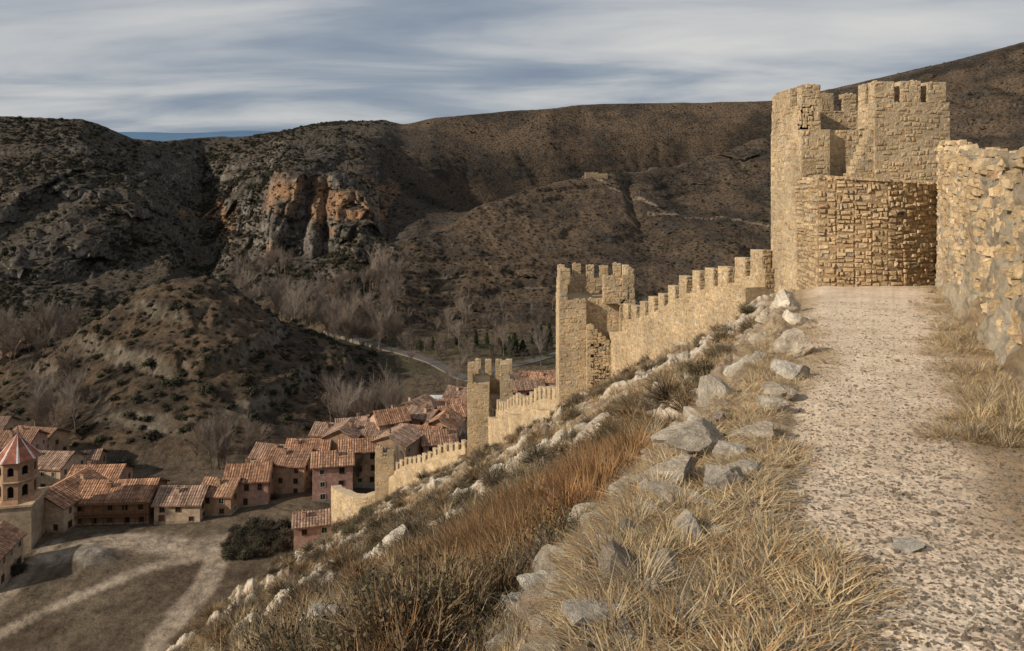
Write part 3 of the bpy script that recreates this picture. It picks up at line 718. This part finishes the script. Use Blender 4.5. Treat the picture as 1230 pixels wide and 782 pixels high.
for u,v in [(205,600),(212,600),(198,603),(300,655),(20,690),(30,640),(150,560),(330,600)]:
    p=hit(u,v,4);hp.append((p.x,p.y,p.z))
hs=rng.uniform(.6,1.8,len(hp));scatter('town_shrubs',hp,S3(hs),R3(len(hp),.2),[hedge,hedge2])
def strip(name,pix,w,mat,tmin,off=.25):
    pts=[hit(u,v,tmin) for u,v in pix];res=[]
    for a,b in zip(pts[:-1],pts[1:]):
        for i in range(12):res.append(a.lerp(b,i/12))
    res.append(pts[-1])
    arr=np.array([p[:] for p in res])
    for _ in range(8):arr[1:-1]=(arr[:-2]+arr[1:-1]*2+arr[2:])/4
    mb=MB();pr=None;prl=None
    for i in range(len(arr)):
        t=arr[min(i+1,len(arr)-1)]-arr[max(i-1,0)];t/=np.hypot(t[0],t[1])+1e-9
        n=np.array((-t[1],t[0],0))*w/2;c=arr[i].copy()
        c[2]=max(gz(c[0]+n[0],c[1]+n[1]),gz(c[0]-n[0],c[1]-n[1]),gz(c[0],c[1]))+off
        q=(tuple(c-n),tuple(c+n),tuple(c+n-np.array((0,0,1.5))),tuple(c-n-np.array((0,0,1.5))))
        l1=tuple((c-n*.93+np.array((0,0,.02)))),tuple((c-n*.88+np.array((0,0,.02))))
        if pr:
            mb.quad(pr[0],q[0],q[1],pr[1],(.10,.092,.085));mb.quad(pr[3],q[3],q[0],pr[0],(.2,.17,.13));mb.quad(pr[1],q[1],q[2],pr[2],(.2,.17,.13))
            mb.quad(prl[0],l1[0],l1[1],prl[1],(.4,.38,.35))
        prl=l1;pr=q
    return mb.obj(name,mat)
M_ASP=mat_attr('asphalt',.6,.85,1.15,8,.01)
strip('road',[(395,402),(440,414),(480,424),(520,436),(556,455),(590,480)],5.5,M_ASP,6.5)
strip('road',[(560,456),(600,443),(640,436),(675,424)],4.5,M_ASP,6.5,.35)
def house(name,u,d,w,dep,h,rh,rot=0,wc=(.40,.25,.17),ridge='x',zb=None,fl=2,balc=False,chim=True):
    x=(u-CU)/F*d
    if zb is None:zb=gz(x,d)
    e=bpy.data.objects.new(name,None);scene.collection.objects.link(e);e.location=(x,d,zb);e.rotation_euler=(0,0,math.radians(rot))
    if ridge=='y':w,dep=dep,w;e.rotation_euler=(0,0,math.radians(rot+90))
    mb=MB();hw,hd=w/2,dep/2
    wc=tuple(np.array(wc)*random.uniform(.8,1.1))
    mb.box(-hw,hw,-hd,hd,-3,h,wc)
    for sx in (-1,1):
        mb.poly([(sx*hw,-hd,h),(sx*hw,hd,h),(sx*hw,0,h+rh)],wc)
    mb.box(-hw-.04,hw+.04,-hd-.04,hd+.04,-3,.9,(.30,.25,.2))
    mb.obj('walls',M_WALLP,e)
    mb=MB();ov=.45;n=int(w/.24);z0=h-ov*rh/hd
    xs=np.linspace(-hw-ov,hw+ov,n)
    rows=6
    rc0=np.array(random.choice([(.31,.17,.105),(.26,.15,.10),(.33,.19,.12),(.28,.185,.135),(.23,.15,.11)]))
    sag=random.uniform(.05,.25)
    for sy in (-1,1):
        for k in range(n-1):
            b0=.07*(k%2);b1=.07*((k+1)%2)
            kk=rc0*random.uniform(.65,1.25)*(.75 if k%2 else 1.1)
            for r_ in range(rows):
                t0=r_/rows;t1=(r_+1)/rows
                P=lambda xx,t,b:(xx,sy*(hd+ov)*(1-t),z0+(rh+ov*rh/hd)*t+b+.12-sag*t*math.cos(xx/(hw+ov)*1.57))
                c=tuple(kk*random.uniform(.7,1.3))
                a=[P(xs[k],t0,b0+.04),P(xs[k+1],t0,b1+.04),P(xs[k+1],t1,b1),P(xs[k],t1,b0)]
                mb.quad(*(a if sy<0 else a[::-1]),c)
        mb.quad((-hw-ov,sy*(hd+ov),z0-.06),(hw+ov,sy*(hd+ov),z0-.06),(hw+ov,0,h+rh-.30),(-hw-ov,0,h+rh-.30),(.18,.11,.07))
        mb.quad((-hw-ov,sy*(hd+ov),z0-.06),(hw+ov,sy*(hd+ov),z0-.06),(hw+ov,sy*(hd+ov),z0+.16),(-hw-ov,sy*(hd+ov),z0+.16),(.24,.13,.08))
    mb.obj('roof',M_ROOF,e)
    fr=MB();gl=MB()
    fh=h/fl
    def win(face,s,zc,ww,hh,door=False):
        fc=random.choice([(.16,.09,.05),(.45,.40,.33),(.13,.08,.05)])
        def bx(m,a,b,z0_,z1_,o0,o1,c):
            if face=='f':m.box(a,b,-hd-o1,-hd+.0-o0,z0_,z1_,c)
            elif face=='k':m.box(a,b,hd+o0,hd+o1,z0_,z1_,c)
            elif face=='l':m.box(-hw-o1,-hw-o0,a,b,z0_,z1_,c)
            else:m.box(hw+o0,hw+o1,a,b,z0_,z1_,c)
        a,b=s-ww/2,s+ww/2;z0_,z1_=zc-hh/2,zc+hh/2
        bx(gl,a,b,z0_,z1_,-.02,.015,(.02,.018,.016) if not door else (.10,.055,.03))
        for q in ((a-.12,a,z0_-.12,z1_+.12),(b,b+.12,z0_-.12,z1_+.12),(a,b,z1_,z1_+.12),(a,b,z0_-.12,z0_)):bx(fr,q[0],q[1],q[2],q[3],-.02,.07,fc)
        if not door:bx(fr,s-.03,s+.03,z0_,z1_,-.02,.04,fc)
    for face,span in (('f',w),('k',w),('l',dep),('r',dep)):
        nw_=max(1,int(span/3.))
        for f_ in range(fl):
            for i in range(nw_):
                if random.random()<.18:continue
                s=(i+.5)/nw_*span-span/2+random.uniform(-.3,.3)
                if f_==0 and random.random()<.35:win(face,s,1.05,1.,2.1,True)
                else:win(face,s,fh*f_+fh*.55,random.uniform(.7,1.),random.uniform(.9,1.3))
    fr.obj('window_frames',M_WOOD,e);gl.obj('windows_and_doors',M_GLASS,e)
    if balc:
        mb=MB()
        for zc in (fh*1.0,fh*1.95 if fl>1 else h-.3):
            mb.box(-hw+.2,hw-.2,-hd-1.0,-hd-.02,zc-.15,zc,(.15,.08,.045))
            mb.box(-hw+.2,hw-.2,-hd-1.0,-hd-.92,zc+.85,zc+.95,(.17,.09,.05))
            q=-hw+.25
            while q<hw-.2:
                mb.box(q,q+.07,-hd-.99,-hd-.93,zc,zc+.86,(.17,.09,.05));q+=.35
        for i in range(int(w/2)+1):
            q=-hw+.25+i*(w-.6)/max(1,int(w/2));mb.box(q,q+.14,-hd-.91,-hd-.77,-1,h,(.14,.075,.04))
        mb.obj('timber_balcony',M_WOOD,e)
    if chim:
        mb=MB();cx=random.uniform(-hw*.6,hw*.6);cy=random.choice((-1,1))*hd*.35;zr=h+rh*(1-abs(cy)/hd)
        mb.box(cx-.35,cx+.35,cy-.35,cy+.35,zr-.5,zr+1.,wc);mb.box(cx-.45,cx+.45,cy-.45,cy+.45,zr+1.,zr+1.12,(.35,.2,.12))
        mb.box(cx-.2,cx+.2,cy-.2,cy+.2,zr+1.12,zr+1.35,(.08,.06,.05))
        mb.obj('chimney',M_WALLP,e)
    return e
PK=(.40,.25,.19);OC=(.36,.235,.145);TN=(.42,.32,.225)
house('timber_balcony_house',146,158,15,10,5.2,2.6,4,(.30,.17,.10),balc=True)
house('village_house',222,157,9.2,8,4.3,2.2,2,TN)
house('village_house',268,160,7,8,4.6,2.2,-4,OC)
house('village_house',300,164,9,8,6,2.4,8,PK)
house('village_house',346,172,11,9,7,2.2,-5,(.38,.27,.19),fl=3)
house('pink_house',400,166,8.5,8,8.0,1.8,12,(.46,.27,.21),fl=3)
house('pink_house',378,145,7.5,6,5.2,1.5,14,(.48,.29,.23))
house('village_house',78,156,10,13,5.5,2.6,-8,TN,ridge='y')
house('village_house',120,170,11,8,5.5,2.2,3,PK)
house('village_house',60,178,12,9,6,2.4,-6,TN)
house('village_house',14,182,12,9,9,2.6,4,PK,fl=3)
house('village_house',45,192,11,9,8,2.4,-10,OC,fl=3)
house('village_house',-20,195,13,9,9,2.4,7,TN,fl=3)
house('village_house',-12,134,7,9,5.8,2.4,10,TN,ridge='y')
house('village_house',-50,165,12,10,7,2.4,5,PK)
house('village_house',90,186,12,8,4.5,2.2,12,OC)
for (u,d,w,dep,h,rot) in [(432,176,9,8,8,12),(452,188,10,8,8,-10),(478,178,9,9,10,70),(505,186,11,9,8.5,-14),(532,192,9,9,9,80),(492,200,12,8,8,6),(520,208,9,9,8,-78),(548,203,10,8,9,22),(462,200,9,8,7,-4),(565,215,12,9,8,8),(440,196,9,8,7,96),(580,205,10,8,9,-12),(540,222,12,9,7,4),(372,182,10,8,7,5),(415,186,9,8,9,84),(468,190,8,7,10.5,30),(510,197,8,7,10,-30),(400,196,9,8,8,-8),(526,182,8,7,8,15),(500,214,10,8,9,60),(556,228,9,8,9,-20),(575,232,10,8,8,40),(424,206,9,7,7,20),(330,184,9,7,6,-12),(598,236,10,8,9,12)]:
    house('village_house',u,d,w,dep,h,2.1+random.uniform(-.4,.4),rot,random.choice([PK,OC,TN,(.43,.29,.21)]),fl=3 if h>7.5 else 2)
for (u,d,w,h,rot) in [(632,248,11,7.5,10),(655,252,9,9,-12),(645,262,12,8,5),(664,240,8,7,20),(690,250,12,8,0),(618,262,9,7.5,-25)]:
    house('village_house',u,d,w,8,h,2.,rot,random.choice([PK,(.42,.22,.15)]),fl=2)
house('farm_building',487,236,11,8,4,2.,8,(.22,.18,.14),chim=False)
house('farm_building',8,330,12,8,5,2,5,PK);house('farm_building',-8,315,12,8,5,2,-15,TN)
p=hit(530,492,5.9);mb=MB();
mb.box(-5,5,-3,3,-1,2.6,(.30,.30,.28))
for i in range(10):
    mb.box(-5.03+i*1.1,-4.93+i*1.1,-3.06,-3.0,0,2.6,(.5,.5,.48))
mb.quad((-5.3,-3.4,2.5),(5.3,-3.4,2.5),(5.3,0,3.9),(-5.3,0,3.9),(.45,.46,.47));mb.quad((-5.3,0,3.9),(5.3,0,3.9),(5.3,3.4,2.5),(-5.3,3.4,2.5),(.45,.46,.47))
o=mb.obj('greenhouse',M_WALLP);o.location=p
p=hit(716,212,8.8);mb=MB();
for (a,b,c_,d_,h) in [(-9,-2,-3,-2.3,2.2),(-2,9,-3,-2.3,1.2),(-9,-8.3,-2.3,3,2.8),(8.3,9,-2.3,3,1.8),(-9,2,3,3.7,2.8),(2,9,3,3.7,2.0),(0,.7,-2.3,3,2.)]:abox(mb,a,b,c_,d_,-4,h,2.5,.55)
o=mb.obj('ruined_stone_hut',M_STONE);o.location=p
e=bpy.data.objects.new('church_bell_tower',None);scene.collection.objects.link(e)
d=146;x=(21-CU)/F*d;e.location=(x,d,-71);e.rotation_euler=(0,0,math.radians(12))
BR=(.33,.215,.14)
mb=MB()
def ring(mb,n,r0,z0,r1,z1,col,ph=.3927):
    for i in range(n):
        a=ph+i*6.28318/n;b=ph+(i+1)*6.28318/n
        mb.quad((r0*math.cos(a),r0*math.sin(a),z0),(r0*math.cos(b),r0*math.sin(b),z0),(r1*math.cos(b),r1*math.sin(b),z1),(r1*math.cos(a),r1*math.sin(a),z1),col)
mb.box(-3.9,3.9,-3.9,3.9,-3,7.8,(.36,.28,.20));mb.box(-4.2,4.2,-4.2,4.2,7.8,8.2,(.44,.33,.22))
ring(mb,8,4.2,8.2,3.5,8.9,(.34,.2,.12));
for (z0,z1) in ((8.2,12.0),(12.3,15.6)):
    for i in range(8):
        a=.3927+i*.7854;b=a+.7854;R_=3.35
        p0=Vector((R_*math.cos(a),R_*math.sin(a),0));p1=Vector((R_*math.cos(b),R_*math.sin(b),0));nrm=((p0+p1)/2).normalized()
        W=(p1-p0).length;dr=(p1-p0)/W;ow=.55;zs=z0+1.;ze=z1-1.1
        arc=[(ow*math.cos(t),ze+ow*math.sin(t)) for t in np.linspace(math.pi,0,9)]
        Qf=lambda s,z,o=0:tuple(p0+dr*(W/2+s)-nrm*o+Vector((0,0,z)))
        mb.quad(Qf(-W/2,z0),Qf(-ow,z0),Qf(-ow,z1),Qf(-W/2,z1),BR);mb.quad(Qf(ow,z0),Qf(W/2,z0),Qf(W/2,z1),Qf(ow,z1),BR)
        mb.quad(Qf(-ow,z0),Qf(ow,z0),Qf(ow,zs),Qf(-ow,zs),BR)
        for (s0,q0),(s1,q1) in zip(arc[:-1],arc[1:]):
            mb.quad(Qf(s0,q0),Qf(s1,q1),Qf(s1,z1),Qf(s0,z1),BR);mb.quad(Qf(s0,q0),Qf(s1,q1),Qf(s1,q1,.5),Qf(s0,q0,.5),(.2,.13,.08))
        mb.quad(Qf(-ow,zs),Qf(-ow,ze),Qf(-ow,ze,.5),Qf(-ow,zs,.5),(.22,.14,.09));mb.quad(Qf(ow,zs),Qf(ow,ze),Qf(ow,ze,.5),Qf(ow,zs,.5),(.22,.14,.09));mb.quad(Qf(-ow,zs),Qf(ow,zs),Qf(ow,zs,.5),Qf(-ow,zs,.5),(.3,.2,.14))
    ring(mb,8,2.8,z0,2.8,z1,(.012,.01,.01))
    ring(mb,8,3.35,z1,3.7,z1+.12,(.42,.3,.2));ring(mb,8,3.7,z1+.12,3.7,z1+.3,(.42,.3,.2));ring(mb,8,3.7,z1+.3,3.3,z1+.3,(.42,.3,.2))
mb.obj('belfry',M_WALLP,e)
mb=MB()
ring(mb,8,3.9,15.85,3.9,16.0,(.3,.15,.08))
for i in range(8):
    a=.3927+i*.7854;b=a+.7854
    for k in range(6):
        t0=k/6;t1=(k+1)/6;r0=3.9*(1-t0)**1.05+.12;r1=3.9*(1-t1)**1.05+.12;z0=16+4.6*t0;z1=16+4.6*t1
        for s0,s1,c in ((0,.11,(.6,.55,.5)),(.11,.89,(.28,.11,.075)),(.89,1,(.6,.55,.5))):
            def Qr(r,s,z):
                pa=Vector((r*math.cos(a),r*math.sin(a),z));pb=Vector((r*math.cos(b),r*math.sin(b),z));return tuple(pa.lerp(pb,s))
            mb.quad(Qr(r0,s0,z0),Qr(r0,s1,z0),Qr(r1,s1,z1),Qr(r1,s0,z1),tuple(np.array(c)*random.uniform(.8,1.15)))
mb.box(-.12,.12,-.12,.12,20.4,21.6,(.3,.3,.3));mb.box(-.05,.05,-.05,.05,21.6,22.8,(.1,.1,.1));mb.box(-.35,.35,-.04,.04,22.2,22.3,(.1,.1,.1))
mb.obj('spire_roof',M_WALLP,e)
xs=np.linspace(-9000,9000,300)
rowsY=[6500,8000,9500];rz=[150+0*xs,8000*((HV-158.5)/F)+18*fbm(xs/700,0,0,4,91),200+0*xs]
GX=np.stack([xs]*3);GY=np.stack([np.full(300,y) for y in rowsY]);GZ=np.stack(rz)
s=NT('forest_haze_tint');g=s.n('ShaderNodeNewGeometry').outputs['Position'];M_D=s.fin(s.mix(s.noise(g,.004,5),(.06,.13,.23),(.10,.18,.29)))  # aerial haze put into the ridge's blue base colour
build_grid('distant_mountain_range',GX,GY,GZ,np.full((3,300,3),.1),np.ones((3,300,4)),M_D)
# ------------------------------------------------------------ light
sd=Vector((-.88,-.36,.50)).normalized()
el=math.asin(sd.z);az=math.atan2(sd.x,sd.y)
sl=bpy.data.lights.new('sun','SUN');sl.energy=5.0;sl.angle=math.radians(1.0);sl.color=(1,.885,.72)
so=bpy.data.objects.new('sun',sl);scene.collection.objects.link(so);so.rotation_euler=(-sd).to_track_quat('-Z','Y').to_euler()
w=bpy.data.worlds.new('World');scene.world=w;w.use_nodes=True;nt=w.node_tree
for n in list(nt.nodes):nt.nodes.remove(n)
N=nt.nodes.new;L_=nt.links.new
out=N('ShaderNodeOutputWorld');sky=N('ShaderNodeTexSky');sky.sky_type='NISHITA';sky.sun_disc=False;sky.sun_elevation=el;sky.sun_rotation=az
b1=N('ShaderNodeBackground');b1.inputs[1].default_value=.07;L_(sky.outputs[0],b1.inputs[0])
tc=N('ShaderNodeTexCoord');sp=N('ShaderNodeSeparateXYZ');L_(tc.outputs['Generated'],sp.inputs[0])
def mt(op,a,b=0.):
    x=N('ShaderNodeMath');x.operation=op
    for i,q in enumerate((a,b)):
        if isinstance(q,(int,float)):x.inputs[i].default_value=q
        else:L_(q,x.inputs[i])
    return x.outputs[0]
zc=mt('ADD',mt('MAXIMUM',sp.outputs[2],0.),.10)
cb=N('ShaderNodeCombineXYZ');L_(mt('DIVIDE',sp.outputs[0],zc),cb.inputs[0]);L_(mt('DIVIDE',sp.outputs[1],zc),cb.inputs[1])
mp=N('ShaderNodeMapping');mp.inputs['Scale'].default_value=(.42,.8,1);mp.inputs['Rotation'].default_value=(0,0,.12);mp.inputs['Location'].default_value=(1.3,.4,0);L_(cb.outputs[0],mp.inputs[0])
n1=N('ShaderNodeTexNoise');n1.inputs['Scale'].default_value=1.;n1.inputs['Detail'].default_value=8;n1.inputs['Roughness'].default_value=.52;n1.inputs['Distortion'].default_value=.4;L_(mp.outputs[0],n1.inputs['Vector'])
cr=N('ShaderNodeValToRGB');L_(n1.outputs['Fac'],cr.inputs[0])
E=cr.color_ramp.elements;E[0].position=.32;E[0].color=(.20,.26,.36,1);E[1].position=.68;E[1].color=(.72,.71,.69,1)
q=E.new(.45);q.color=(.34,.39,.46,1);q=E.new(.55);q.color=(.54,.56,.585,1)
b2=N('ShaderNodeBackground');b2.inputs[1].default_value=.92;L_(cr.outputs[0],b2.inputs[0])
mx=N('ShaderNodeMixShader');mx.inputs[0].default_value=.92;L_(b1.outputs[0],mx.inputs[1]);L_(b2.outputs[0],mx.inputs[2]);L_(mx.outputs[0],out.inputs[0])
# ------------------------------------------------------------ camera
cam=bpy.data.cameras.new('camera');co=bpy.data.objects.new('camera',cam);scene.collection.objects.link(co)
co.location=(0,0,0);co.rotation_euler=(math.radians(90),0,0);cam.sensor_width=36;cam.lens=F/1230*36
cam.shift_y=-(391-HV)/1230;cam.clip_start=.1;cam.clip_end=30000
scene.camera=co
scene.view_settings.view_transform='Standard';scene.view_settings.look='None';scene.view_settings.exposure=0
